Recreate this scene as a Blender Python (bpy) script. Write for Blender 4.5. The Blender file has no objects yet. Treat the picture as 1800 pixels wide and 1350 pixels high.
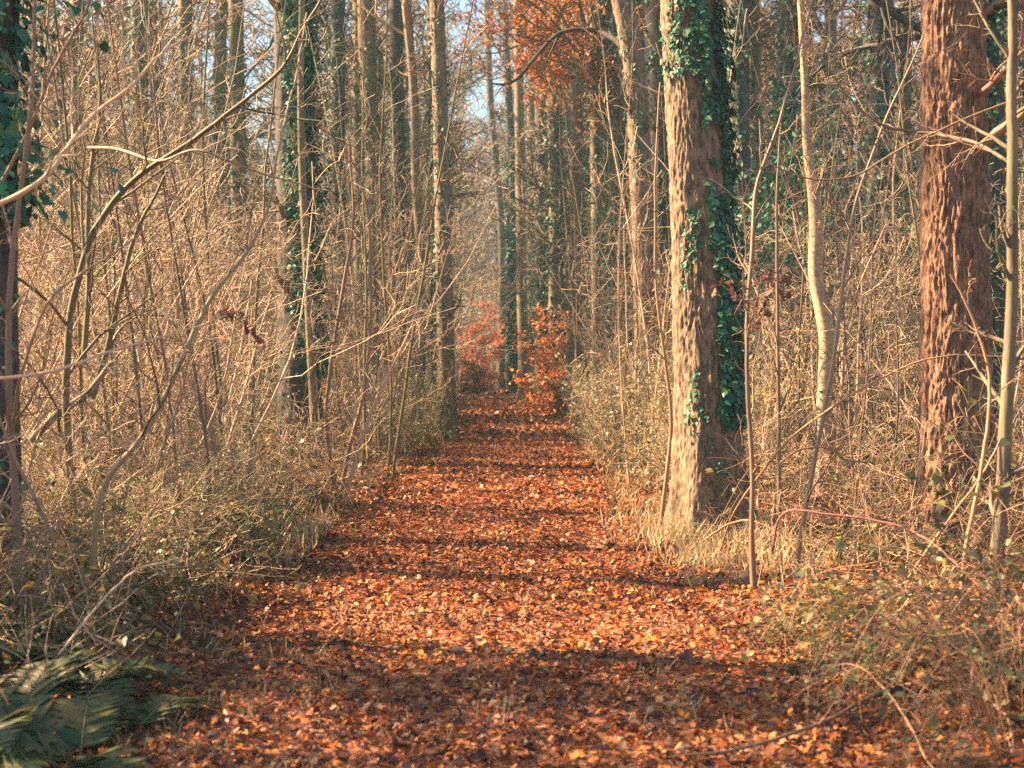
import bpy, math, random
import numpy as np
from mathutils import Vector
R = math.radians
rng = np.random.default_rng(7)
random.seed(7)
sc = bpy.context.scene

# ------------------------------------------------------------------ camera, sky, sun, exposure
FPX, VX, VY, EYE = 2473.0, 865.0, 640.0, 1.6
cam_d = bpy.data.cameras.new('camera')
cam_d.sensor_width = 36.0
cam_d.lens = 36.0 * FPX / 1800.0
cam_d.clip_start, cam_d.clip_end = 0.1, 3000
cam = bpy.data.objects.new('camera', cam_d)
sc.collection.objects.link(cam)
cam.location = (0, 0, EYE)
cam.rotation_euler = Vector(((900 - VX) / FPX, 1.0, -(675 - VY) / FPX)).to_track_quat('-Z', 'Y').to_euler()
cam_d.dof.use_dof = True
cam_d.dof.focus_distance = 13.0
cam_d.dof.aperture_fstop = 2.8
sc.camera = cam

SUN_EL, SUN_AZ = 36.0, 14.0      # degrees above the horizon; degrees beyond straight left
SUN = Vector((-math.cos(R(SUN_AZ)) * math.cos(R(SUN_EL)), math.sin(R(SUN_AZ)) * math.cos(R(SUN_EL)), math.sin(R(SUN_EL))))
w = bpy.data.worlds.new('World'); sc.world = w; w.use_nodes = True
nt = w.node_tree
sky = nt.nodes.new('ShaderNodeTexSky'); sky.sky_type = 'NISHITA'; sky.sun_disc = False
sky.sun_elevation = R(SUN_EL); sky.sun_rotation = math.atan2(SUN.x, SUN.y)
sky.air_density = 1.0; sky.dust_density = 2.5; sky.ozone_density = 1.2
bg = nt.nodes['Background']; bg.inputs['Strength'].default_value = 0.05
nt.links.new(sky.outputs[0], bg.inputs['Color'])
sd = bpy.data.lights.new('sun', 'SUN'); sd.energy = 5.0; sd.angle = R(0.5); sd.color = (1.0, 0.69, 0.39)
sun = bpy.data.objects.new('sun', sd); sc.collection.objects.link(sun)
sun.rotation_euler = SUN.to_track_quat('Z', 'Y').to_euler()
sc.view_settings.view_transform = 'Standard'; sc.view_settings.look = 'None'
sc.view_settings.gamma = 1.0; sc.view_settings.exposure = 2.45
cy = sc.cycles
cy.use_denoising = False
cy.max_bounces = 6; cy.diffuse_bounces = 1; cy.glossy_bounces = 2; cy.transmission_bounces = 4
cy.transparent_max_bounces = 4; cy.volume_bounces = 0; cy.caustics_reflective = False; cy.caustics_refractive = False
cy.sample_clamp_indirect = 4.0

# ------------------------------------------------------------------ small helpers
def at(px, py, D):
    "metres of the spot that stands at distance D"
    return np.array(((px - VX) / FPX * D, D, EYE - (py - VY) / FPX * D))

_perm = rng.random((256, 256))
def vnoise(u, v):
    "smooth value noise"
    u = np.asarray(u, float); v = np.asarray(v, float)
    iu = np.floor(u).astype(int); iv = np.floor(v).astype(int)
    fu = u - iu; fv = v - iv
    fu = fu * fu * (3 - 2 * fu); fv = fv * fv * (3 - 2 * fv)
    a = _perm[iu % 256, iv % 256]; b = _perm[(iu + 1) % 256, iv % 256]
    c = _perm[iu % 256, (iv + 1) % 256]; d = _perm[(iu + 1) % 256, (iv + 1) % 256]
    return (a * (1 - fu) + b * fu) * (1 - fv) + (c * (1 - fu) + d * fu) * fv

def path_x(y):
    return np.interp(y, [0, 15, 30, 50, 80, 120, 200], [-0.05, 0.0, 0.38, 0.45, -0.1, -0.3, -0.3])
def ground_z(x, y):
    x = np.asarray(x, float); y = np.asarray(y, float)
    d = np.abs(x - path_x(y))
    e = np.clip((d - 1.4) / 1.2, 0, 1); e = e * e * (3 - 2 * e)
    n = (vnoise(x * .35 + 40, y * .35 + 40) - .5) * .30 + (vnoise(x * 1.3, y * 1.3) - .5) * .10
    return e * (0.10 + n) + (vnoise(x * 2.1 + 9, y * 2.1 + 9) - .5) * .035

def build(name, V, quads=None, tris=None, mats=(), parent=None, smooth=True, midx=None):
    me = bpy.data.meshes.new(name)
    V = np.asarray(V, np.float32)
    q = np.zeros((0, 4), int) if quads is None else np.asarray(quads, int)
    t = np.zeros((0, 3), int) if tris is None else np.asarray(tris, int)
    me.vertices.add(len(V)); me.vertices.foreach_set('co', V.ravel())
    nl = len(q) * 4 + len(t) * 3
    me.loops.add(nl); me.loops.foreach_set('vertex_index', np.concatenate([q.ravel(), t.ravel()]).astype(np.int32))
    me.polygons.add(len(q) + len(t))
    st = np.concatenate([np.arange(len(q)) * 4, len(q) * 4 + np.arange(len(t)) * 3]).astype(np.int32)
    me.polygons.foreach_set('loop_start', st)
    me.polygons.foreach_set('use_smooth', np.full(len(q) + len(t), smooth))
    for m in mats: me.materials.append(m)
    if midx is not None: me.polygons.foreach_set('material_index', np.asarray(midx, np.int32))
    me.update(calc_edges=True)
    o = bpy.data.objects.new(name, me); sc.collection.objects.link(o)
    if parent: o.parent = parent
    return o

def tag(o, label=None, cat=None, group=None, kind=None):
    if label: o['label'] = label
    if cat: o['category'] = cat
    if group: o['group'] = group
    if kind: o['kind'] = kind
    return o
def empty(name, loc=(0, 0, 0), rz=0.0):
    o = bpy.data.objects.new(name, None); sc.collection.objects.link(o)
    o.empty_display_size = 0.2
    o.location = [float(c) for c in loc]; o.rotation_euler = (0, 0, rz); return o
def copy_tree(o, parent=None):
    c = o.copy(); sc.collection.objects.link(c)
    if parent: c.parent = parent
    for ch in o.children: copy_tree(ch, c)
    return c

def norm(a): return a / np.maximum(np.linalg.norm(a, axis=-1, keepdims=True), 1e-9)

class Tubes:
    def __init__(s): s.V = []; s.Q = []; s.n = 0
    def add(s, P, Rd, k=3):
        "P (m,n,3) centre lines, Rd (m,n) radii"
        P = np.asarray(P, float); Rd = np.asarray(Rd, float)
        if P.ndim == 2: P = P[None]; Rd = Rd[None]
        m, n, _ = P.shape
        T = norm(np.gradient(P, axis=1))
        ref = np.cross(norm(P[:, -1] - P[:, 0] + 1e-6), rng.normal(size=(m, 3)))
        ref = norm(ref)[:, None, :]
        U = norm(ref - T * (T * ref).sum(-1, keepdims=True)); W = np.cross(T, U)
        a = np.arange(k) * 2 * math.pi / k
        V = P[:, :, None, :] + Rd[:, :, None, None] * (np.cos(a)[:, None] * U[:, :, None, :] + np.sin(a)[:, None] * W[:, :, None, :])
        base = s.n + (np.arange(m) * n * k)[:, None, None]
        i = np.arange(n - 1)[None, :, None] * k; j = np.arange(k)[None, None, :]; j2 = (j + 1) % k
        q = np.stack([base + i + j, base + i + j2, base + i + k + j2, base + i + k + j], -1)
        s.V.append(V.reshape(-1, 3)); s.Q.append(q.reshape(-1, 4)); s.n += m * n * k
    def build(s, name, mat, parent=None):
        return build(name, np.concatenate(s.V), np.concatenate(s.Q), mats=[mat], parent=parent)

def branch(P, Rd, per, n=5, t0=.2, t1=.98, length=.6, ang=(30, 65), wob=.15, up=.1, rr=.6, taper=.3, lenfall=.5, minr=.002):
    "children of every centre line in P; all at once"
    m, npt, _ = P.shape
    t = (t0 + (t1 - t0) * (np.arange(per)[None] + rng.random((m, per))) / per)
    f = t * (npt - 1); i = np.minimum(f.astype(int), npt - 2); fr = (f - i)[..., None]
    ii = np.arange(m)[:, None]
    o = P[ii, i] * (1 - fr) + P[ii, i + 1] * fr
    r0 = (Rd[ii, i] * (1 - fr[..., 0]) + Rd[ii, i + 1] * fr[..., 0])
    T = norm(P[ii, i + 1] - P[ii, i])
    L = np.linalg.norm(np.diff(P, axis=1), axis=2).sum(1)[:, None]
    side = norm(np.cross(T, rng.normal(size=T.shape)))
    a = np.radians(rng.uniform(ang[0], ang[1], t.shape))[..., None]
    d = norm(T * np.cos(a) + side * np.sin(a))
    ln = L * length * (1 - lenfall * t) * rng.uniform(.6, 1.25, t.shape)
    M = m * per
    o = o.reshape(M, 3); d = d.reshape(M, 3); ln = ln.reshape(M); r0 = r0.reshape(M) * rr
    out = [o]
    for s in range(n - 1):
        d = norm(d + rng.normal(size=d.shape) * wob + np.array([0, 0, up]))
        out.append(out[-1] + d * (ln / (n - 1))[:, None])
    C = np.stack(out, 1)
    Rr = r0[:, None] * np.linspace(1, taper, n)[None]
    return C, np.maximum(Rr, minr)

def stems(k, h, r, spread=.3, lean=.25, n=8, wob=.08, up=.05, taper=.25):
    a = rng.random(k) * 2 * math.pi; rad = spread * np.sqrt(rng.random(k))
    o = np.stack([np.cos(a) * rad, np.sin(a) * rad, np.full(k, -.15)], 1)
    a2 = a + rng.normal(size=k) * .6; ln = rng.random(k) * lean * 1.6
    d = norm(np.stack([np.cos(a2) * ln, np.sin(a2) * ln, np.ones(k)], 1))
    H = h * rng.uniform(.65, 1.1, k); out = [o]
    for s in range(n - 1):
        d = norm(d + rng.normal(size=d.shape) * wob + np.array([0, 0, up]))
        out.append(out[-1] + d * (H / (n - 1))[:, None])
    return np.stack(out, 1), (r * rng.uniform(.55, 1.1, k))[:, None] * np.linspace(1, taper, n)[None]

# leaf shapes: flat outline with a lift, x across, y along
def leaf_shape(kind):
    if kind == 'oak':
        pts = [(0, 0, 0), (.16, .12, .02), (.30, .22, .10), (.18, .38, .03), (.40, .55, .14), (.22, .70, .03), (.22, .90, .10), (0, 1, .04)]
    elif kind == 'maple':
        pts = [(0, 0, 0), (.30, .02, .10), (.24, .26, .03), (.55, .42, .16), (.28, .58, .04), (.24, .80, .08), (0, 1.0, .08)]
    elif kind == 'ivy':
        pts = [(0, 0, 0), (.34, -.06, .04), (.42, .30, .06), (.24, .60, .03), (0, 1, -.04)]
    elif kind == 'oval':
        pts = [(0, 0, 0), (.22, .30, .05), (.24, .62, .05), (0, 1, -.03)]
    elif kind == 'frond':
        pts = [(0, 0, 0), (.10, .15, .0), (.08, .6, .0), (0, 1, -.1)]
    elif kind == 'blade':
        pts = [(0, 0, 0), (.028, .4, .0), (0, 1, -.3)]
    right = pts[1:-1]; k = len(right)
    V = [pts[0], pts[-1]] + right + [(-x, y, z) for x, y, z in right]
    # midrib vertices keep it folded
    tr = []
    mid = []
    for x, y, z in right: mid.append(len(V)); V.append((0, y, -.02 if kind != 'blade' else z))
    for s in (0, 1):
        e = [0] + [2 + s * k + i for i in range(k)] + [1]
        c = [0] + mid + [1]
        for i in range(k + 1):
            a, b, cc, d = e[i], e[i + 1], c[i + 1], c[i]
            if i == 0: f = [(a, b, cc)]
            elif i == k: f = [(a, b, d)]
            else: f = [(a, b, cc), (a, cc, d)]
            for g in f: tr.append(g if s == 0 else g[::-1])
    return np.array(V, float), np.array(tr, int)
SHAPES = {k: leaf_shape(k) for k in ('oak', 'maple', 'ivy', 'oval', 'frond', 'blade')}

def leaves(shape, pos, size, nrm, along=None, curl=1.0):
    "leaf blades at pos; nrm = face direction"
    V, T = SHAPES[shape]; N = len(pos)
    nrm = norm(nrm)
    if along is None: along = rng.normal(size=(N, 3))
    Y = norm(along - nrm * (along * nrm).sum(1, keepdims=True)); X = np.cross(Y, nrm)
    loc = np.repeat(V[None], N, 0) * np.asarray(size)[:, None, None]
    loc[:, :, 2] *= (curl * rng.uniform(-1.2, 2.2, N))[:, None]
    loc[:, :, 0] *= rng.uniform(.75, 1.2, N)[:, None]
    W = pos[:, None] + loc[..., 0:1] * X[:, None] + loc[..., 1:2] * Y[:, None] + loc[..., 2:3] * nrm[:, None]
    F = (T[None] + (np.arange(N) * len(V))[:, None, None]).reshape(-1, 3)
    return W.reshape(-1, 3), F
def build_leaves(name, parts, mat, parent=None):
    V = []; F = []; n = 0; mi = []
    for v, f in parts:
        V.append(v); F.append(f + n); n += len(v)
    return build(name, np.concatenate(V), None, np.concatenate(F), mats=[mat], parent=parent, smooth=False)

# ------------------------------------------------------------------ materials
def mat(name):
    m = bpy.data.materials.new(name); m.use_nodes = True
    N = m.node_tree.nodes; L = m.node_tree.links
    return m, N, L, N['Principled BSDF']
def ramp(N, stops, interp='LINEAR'):
    r = N.new('ShaderNodeValToRGB'); r.color_ramp.interpolation = interp
    while len(r.color_ramp.elements) < len(stops): r.color_ramp.elements.new(.5)
    for e, (p, c) in zip(r.color_ramp.elements, stops): e.position = p; e.color = (*c, 1)
    return r
def bark(name, light, dark, sc_=14.0, stretch=.16, bump=.6, moss=None, dist=.02):
    m, N, L, b = mat(name)
    tc = N.new('ShaderNodeTexCoord'); mp = N.new('ShaderNodeMapping')
    mp.inputs['Scale'].default_value = (1, 1, stretch); L.new(tc.outputs['Object'], mp.inputs[0])
    n = N.new('ShaderNodeTexNoise'); n.inputs['Scale'].default_value = sc_; n.inputs['Detail'].default_value = 5; n.inputs['Roughness'].default_value = .65
    L.new(mp.outputs[0], n.inputs['Vector'])
    r = ramp(N, [(.36, dark), (.62, light)]); L.new(n.outputs['Fac'], r.inputs[0])
    col = r.outputs[0]
    if moss:
        n2 = N.new('ShaderNodeTexNoise'); n2.inputs['Scale'].default_value = 1.7; n2.inputs['Detail'].default_value = 6
        L.new(tc.outputs['Object'], n2.inputs['Vector'])
        r2 = ramp(N, [(.50, (0, 0, 0)), (.66, (1, 1, 1))]); L.new(n2.outputs['Fac'], r2.inputs[0])
        mx = N.new('ShaderNodeMixRGB'); L.new(r2.outputs[0], mx.inputs[0]); L.new(col, mx.inputs[1]); mx.inputs[2].default_value = (*moss, 1)
        col = mx.outputs[0]
    L.new(col, b.inputs['Base Color']); b.inputs['Roughness'].default_value = .85
    bp = N.new('ShaderNodeBump'); bp.inputs['Strength'].default_value = bump; bp.inputs['Distance'].default_value = dist
    L.new(n.outputs['Fac'], bp.inputs['Height']); L.new(bp.outputs[0], b.inputs['Normal'])
    return m
def twig(name, cols):
    "slim wood; every copy takes its own tone"
    m, N, L, b = mat(name)
    oi = N.new('ShaderNodeObjectInfo'); g = N.new('ShaderNodeNewGeometry')
    a = N.new('ShaderNodeMath'); a.operation = 'MULTIPLY'; a.inputs[1].default_value = .55
    L.new(g.outputs['Random Per Island'], a.inputs[0])
    c = N.new('ShaderNodeMath'); c.operation = 'MULTIPLY_ADD'; c.inputs[1].default_value = .45
    L.new(oi.outputs['Random'], c.inputs[0]); L.new(a.outputs[0], c.inputs[2])
    r = ramp(N, [(i / (len(cols) - 1), x) for i, x in enumerate(cols)]); L.new(c.outputs[0], r.inputs[0])
    L.new(r.outputs[0], b.inputs['Base Color']); b.inputs['Roughness'].default_value = .6
    return m
def leafmat(name, cols, rough=.6, trans=.3, interp='LINEAR', spec=.5):
    m, N, L, b = mat(name)
    g = N.new('ShaderNodeNewGeometry')
    r = ramp(N, [(i / (len(cols) - 1), x) for i, x in enumerate(cols)], interp); L.new(g.outputs['Random Per Island'], r.inputs[0])
    L.new(r.outputs[0], b.inputs['Base Color']); b.inputs['Roughness'].default_value = rough
    b.inputs['Specular IOR Level'].default_value = spec
    if trans:
        t = N.new('ShaderNodeBsdfTranslucent'); L.new(r.outputs[0], t.inputs['Color'])
        mx = N.new('ShaderNodeMixShader'); mx.inputs[0].default_value = trans
        L.new(b.outputs[0], mx.inputs[1]); L.new(t.outputs[0], mx.inputs[2])
        L.new(mx.outputs[0], N['Material Output'].inputs['Surface'])
    return m

M = {}
M['bark_grey'] = bark('bark_grey', (.32, .22, .14), (.08, .055, .04), 24, .40, .8)
M['bark_red'] = bark('bark_red', (.34, .18, .105), (.075, .04, .03), 26, .40, .8)
M['bark_far'] = bark('bark_far', (.26, .20, .13), (.09, .07, .05), 9, .2, .6, moss=(.13, .14, .05))
M['bark_pale'] = bark('bark_pale', (.58, .43, .28), (.28, .19, .12), 22, 1.6, .3, dist=.004)
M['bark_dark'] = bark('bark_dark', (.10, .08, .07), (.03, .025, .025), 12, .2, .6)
M['twig_tan'] = twig('twig_tan', [(.14, .09, .06), (.46, .31, .20), (.72, .50, .33), (.28, .19, .12), (.64, .46, .28), (.40, .28, .19), (.74, .53, .37)])
M['twig_olive'] = twig('twig_olive', [(.06, .05, .03), (.22, .18, .08), (.09, .07, .04), (.40, .31, .15), (.26, .17, .10)])
M['twig_brown'] = twig('twig_brown', [(.05, .035, .03), (.16, .10, .07), (.34, .22, .14), (.10, .07, .05)])
M['cane'] = twig('cane', [(.46, .20, .09), (.22, .11, .06), (.50, .28, .15), (.26, .11, .09), (.42, .22, .11)])
M['ivy'] = leafmat('ivy_leaf', [(.014, .07, .045), (.03, .15, .10), (.018, .09, .07), (.08, .17, .06), (.03, .18, .13)], .5, .15, spec=.35)
M['privet'] = leafmat('privet_leaf', [(.22, .22, .09), (.34, .32, .15), (.48, .43, .25), (.28, .29, .12), (.58, .50, .33)], .42, .25)
M['bramble_leaf'] = leafmat('bramble_leaf', [(.06, .10, .04), (.14, .16, .05), (.30, .28, .10), (.07, .12, .07), (.42, .20, .06), (.22, .22, .08)], .45, .3)
M['fern'] = leafmat('fern_leaf', [(.03, .06, .025), (.05, .09, .03), (.12, .13, .04), (.16, .10, .04)], .5, .3)
M['red_leaf'] = leafmat('red_leaf', [(.48, .09, .05), (.64, .19, .08), (.52, .09, .05), (.60, .24, .10), (.36, .10, .05)], .6, .45)
M['orange_leaf'] = leafmat('orange_leaf', [(.66, .20, .06), (.78, .34, .10), (.70, .24, .09), (.56, .18, .08), (.80, .42, .18)], .6, .45)
M['brown_leaf'] = leafmat('brown_leaf', [(.10, .045, .035), (.22, .10, .07), (.15, .06, .05)], .6, .3)
M['litter'] = leafmat('litter_leaf', [(.60, .19, .035), (.15, .05, .025), (.54, .25, .09), (.42, .09, .025), (.24, .08, .04),
                                      (.64, .24, .03), (.44, .15, .045), (.07, .03, .028), (.54, .13, .025), (.64, .36, .17), (.32, .11, .05), (.52, .17, .035)], .5, .15, 'CONSTANT', .4)
_m = M['litter']; N = _m.node_tree.nodes; L = _m.node_tree.links          # damp, rotted and trodden patches
_r = [n for n in N if n.type == 'VALTORGB'][0]
_g = N.new('ShaderNodeTexCoord'); _n = N.new('ShaderNodeTexNoise'); _n.inputs['Scale'].default_value = 1.1; _n.inputs['Detail'].default_value = 7; _n.inputs['Roughness'].default_value = .7
L.new(_g.outputs['Object'], _n.inputs['Vector'])
_q = ramp(N, [(.44, (1, 1, 1)), (.60, (.42, .34, .36))]); L.new(_n.outputs['Fac'], _q.inputs[0])
_x = N.new('ShaderNodeMixRGB'); _x.blend_type = 'MULTIPLY'; _x.inputs[0].default_value = 1
L.new(_r.outputs[0], _x.inputs[1]); L.new(_q.outputs[0], _x.inputs[2])
for n in N:
    if n.type == 'BSDF_PRINCIPLED': L.new(_x.outputs[0], n.inputs['Base Color'])
    if n.type == 'BSDF_TRANSLUCENT': L.new(_x.outputs[0], n.inputs['Color'])
M['grass'] = leafmat('grass_blade', [(.50, .36, .18), (.64, .48, .28), (.34, .27, .12), (.70, .54, .36)], .5, .3)

def soil(name, cols, s):
    m, N, L, b = mat(name)
    tc = N.new('ShaderNodeTexCoord')
    n = N.new('ShaderNodeTexNoise'); n.inputs['Scale'].default_value = s; n.inputs['Detail'].default_value = 8; n.inputs['Roughness'].default_value = .75
    v = N.new('ShaderNodeTexVoronoi'); v.inputs['Scale'].default_value = 14
    L.new(tc.outputs['Object'], n.inputs['Vector']); L.new(tc.outputs['Object'], v.inputs['Vector'])
    sp = N.new('ShaderNodeSeparateColor'); L.new(v.outputs['Color'], sp.inputs[0])
    mx = N.new('ShaderNodeMath'); mx.operation = 'MULTIPLY_ADD'; mx.inputs[1].default_value = .55
    sb = N.new('ShaderNodeMath'); sb.operation = 'SUBTRACT'; sb.inputs[1].default_value = .28
    L.new(sp.outputs[0], mx.inputs[0]); L.new(n.outputs['Fac'], sb.inputs[0]); L.new(sb.outputs[0], mx.inputs[2])
    r = ramp(N, cols); L.new(mx.outputs[0], r.inputs[0]); L.new(r.outputs[0], b.inputs['Base Color'])
    b.inputs['Roughness'].default_value = .9
    bp = N.new('ShaderNodeBump'); bp.inputs['Strength'].default_value = .9; bp.inputs['Distance'].default_value = .05
    L.new(mx.outputs[0], bp.inputs['Height']); L.new(bp.outputs[0], b.inputs['Normal'])
    return m
M['ground'] = soil('forest_floor', [(.1, (.02, .012, .01)), (.4, (.07, .035, .02)), (.6, (.16, .07, .03)), (.85, (.28, .13, .06))], 5)
M['path'] = soil('leafy_path', [(.1, (.06, .025, .025)), (.4, (.22, .075, .045)), (.6, (.42, .14, .05)), (.85, (.60, .30, .15))], 6)

# ------------------------------------------------------------------ ground and path
def sheet(name, xs, ys, zf, m):
    X, Y = np.meshgrid(xs, ys); Z = zf(X, Y)
    V = np.stack([X, Y, Z], -1).reshape(-1, 3); nx = len(xs)
    i = np.arange(len(ys) - 1)[:, None] * nx + np.arange(nx - 1)[None]
    return build(name, V, np.stack([i, i + 1, i + nx + 1, i + nx], -1).reshape(-1, 4), mats=[m])
def bowed(X, Y): return ground_z(X, Y)
near = np.linspace(-14, 14, 150)
xs = np.concatenate([-np.geomspace(1500, 14.6, 45), near, np.geomspace(14.6, 1500, 45)])
ys = np.concatenate([-np.geomspace(300, 9, 20), np.linspace(-8, 60, 330), np.geomspace(60.6, 2500, 90)])
tag(sheet('ground', xs, ys, bowed, M['ground']), kind='structure')
py_ = np.concatenate([np.linspace(-8, 60, 260), np.linspace(60.6, 150, 90)])
us = np.linspace(-1, 1, 22)
P = []
for y in py_:
    hw = 1.42 + .22 * (vnoise(y * .4, 3.0) - .5)
    x = path_x(y) + us * hw
    P.append(np.stack([x, np.full_like(x, y), ground_z(x, y) + .004 - .03 * (np.abs(us) > .99)], 1))
nx = len(us); i = np.arange(len(py_) - 1)[:, None] * nx + np.arange(nx - 1)[None]
tag(build('path', np.concatenate(P), np.stack([i, i + 1, i + nx + 1, i + nx], -1).reshape(-1, 4), mats=[M['path']]), kind='structure')

# fallen leaves: one carpet nobody could count
parts = []
def litter(y0, y1, dens, size, margin=2.0, side=1.0):
    area = 0
    W = lambda y: np.minimum(.40 * y + 1.0, 9.0)
    n = int((y1 - y0) * 2 * W((y0 + y1) / 2) * dens)
    y = rng.uniform(y0, y1, n); x = rng.uniform(-1, 1, n) * W(y) + .015 * y
    d = np.abs(x - path_x(y))
    keep = (d < 1.75) | (rng.random(n) < side * (.45 + .55 * (vnoise(x * .8, y * .8) > .45)))
    x, y = x[keep], y[keep]; n = len(x)
    clump = vnoise(x * 2.3, y * 2.3)
    z = ground_z(x, y) + .006 + rng.random(n) ** 2 * .035 * (.5 + clump)
    nr = np.stack([rng.normal(0, .55, n), rng.normal(0, .55, n), np.ones(n)], 1)
    s = size * rng.uniform(.55, 1.3, n)
    h = n // 2
    p = np.stack([x, y, z], 1)
    parts.append(leaves('oak', p[:h], s[:h], nr[:h])); parts.append(leaves('maple', p[h:], s[h:], nr[h:]))
litter(3.5, 9, 1350, .038, side=.95)
litter(3.5, 10, 16, .075, side=1)
litter(9, 16, 820, .044, side=.85)
litter(16, 30, 330, .058, side=.6)
litter(30, 60, 55, .12, side=.5)
litter(60, 130, 12, .20, side=.4)
tag(build_leaves('fallen_leaves', parts, M['litter']), 'carpet of orange and brown fallen leaves over the path and verges', 'fallen leaves', kind='stuff')

# ------------------------------------------------------------------ trees with their own measured trunks
def smooth_line(pts, n):
    pts = np.asarray(pts, float)
    s = np.concatenate([[0], np.cumsum(np.linalg.norm(np.diff(pts[:, :3], axis=0), axis=1))]); s /= s[-1]
    t = np.linspace(0, 1, n); out = np.stack([np.interp(t, s, pts[:, c]) for c in range(pts.shape[1])], 1)
    k = max(1, n // (len(pts) * 3))
    for _ in range(3):
        if n > 6:
            pad = np.concatenate([np.repeat(out[:1], k, 0), out, np.repeat(out[-1:], k, 0)])
            sm = np.stack([np.convolve(pad[:, c], np.ones(2 * k + 1) / (2 * k + 1), 'valid') for c in range(out.shape[1])], 1)
            sm[0] = out[0]; sm[-1] = out[-1]; out = sm
    return out

def trunk_mesh(name, line, mt, parent, nth=24, nh=60, rough=.03, furrow=0.0, fscale=9, flare=.35):
    "line rows x,y,z,r local to the tree"
    L = smooth_line(line, nh)
    P, r = L[:, :3], L[:, 3]
    th = np.arange(nth) / nth
    H = np.concatenate([[0], np.cumsum(np.linalg.norm(np.diff(P, axis=0), axis=1))])
    hh = H[:, None] + 0 * th[None]; tt = th[None] + 0 * hh
    ca, sa = np.cos(tt * 2 * math.pi), np.sin(tt * 2 * math.pi)
    seed = rng.random() * 100
    bulge = vnoise(ca * 1.5 + seed, sa * 1.5 + hh * .6) - .5
    R_ = r[:, None] * (1 + rough * 3 * bulge)
    fl = np.exp(-np.maximum(hh - .15, 0) / (.35 if nth < 200 else .5)) * flare * (1 if nth < 200 else 1.4)
    lobes = .55 + .45 * np.cos(tt * 2 * math.pi * 5 + seed)
    R_ = R_ * (1 + fl * lobes)
    if furrow:
        warp = (vnoise(ca * 2 + seed, hh * 1.6 + sa * 2) - .5) * 1.6
        a = vnoise(tt * fscale * 6.0 + warp * 3 + 7, hh * 4.2 + 60 * vnoise(np.floor(tt * fscale * 6 + warp * 3), 1.0) + seed)
        ts = (tt + .75) % 1.0
        w1 = vnoise(ts * 9 + seed, hh * 2.3) * 2.2 + vnoise(ts * 30, hh * 6 + seed) * .8
        w2 = vnoise(ts * 14 + 50, hh * 3.1 + seed) * 2.5
        b = vnoise(ts * fscale * 4.6 + w1 * 1.6 + 31, hh * 5.0 + w2 + seed)
        b2 = vnoise(ts * fscale * 10 + w1 * 2 + 3, hh * 15 + w2 * 2 + seed)
        b3 = vnoise(ts * fscale * 22, hh * 34 + seed)
        b = .60 * b + .28 * b2 + .12 * b3
        ridge = 1 - np.abs(2 * b - 1)
        fine = vnoise(tt * nth * .35, hh * 26 + seed) - .5
        plate = vnoise(ca * fscale * 3.1 + 11, sa * fscale * 3.1 + hh * 7.0)
        R_ = R_ - furrow * (1.3 * np.power(ridge, 2.2) + .5 * (plate > .62) * (plate - .62) * 3 + .25 * fine + .5 * (a - .5))
    V = np.stack([P[:, 0:1] + R_ * ca, P[:, 1:2] + R_ * sa, P[:, 2:3] + 0 * ca], -1).reshape(-1, 3)
    i = np.arange(nh - 1)[:, None] * nth + np.arange(nth)[None]; i2 = np.arange(nh - 1)[:, None] * nth + (np.arange(nth)[None] + 1) % nth
    return build(name, V, np.stack([i, i2, i2 + nth, i + nth], -1).reshape(-1, 4), mats=[mt], parent=parent), L

# crown prototypes (bare winter branches), drawn once and copied
def crown_mesh(h, f=1.0):
    "limbs from about 5 m up"
    t = Tubes()
    ax = np.stack([np.zeros(10), np.zeros(10), np.linspace(0, h, 10)], 1)[None] + rng.normal(size=(1, 10, 3)) * .12
    ax[:, 0] = 0
    rr = np.linspace(.11, .03, 10)[None]
    t.add(ax, rr, 8)
    a, ar = branch(ax, rr, 14, 7, .02, .98, .36, (45, 80), .16, .10, .5, .3, .4, .012); ar = np.maximum(ar, .012 * f); t.add(a, ar, 5)
    b, br = branch(a, ar, 6, 6, .15, .98, .55, (25, 65), .20, .05, .55, .35, .4, .008); br = np.maximum(br, .008 * f); t.add(b, br, 4)
    c, cr = branch(b, br, 6, 5, .1, .98, .6, (25, 65), .24, .04, .55, .4, .4, .006); cr = np.maximum(cr, .006 * f); t.add(c, cr, 3)
    d, dr = branch(c, cr, 3, 4, .15, 1, .7, (25, 60), .25, .03, .6, .5, .3, .005); dr = np.maximum(dr, .005 * f); t.add(d, dr, 3)
    return t
crown_protos = []
for k in range(3):
    o = crown_mesh(11).build('crown', M['twig_brown']); crown_protos.append(o.data); bpy.data.objects.remove(o)

far_crowns = []
for k in range(3):
    o = crown_mesh(12, 2.6).build('crown', M['twig_brown']); far_crowns.append(o.data); bpy.data.objects.remove(o)

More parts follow.
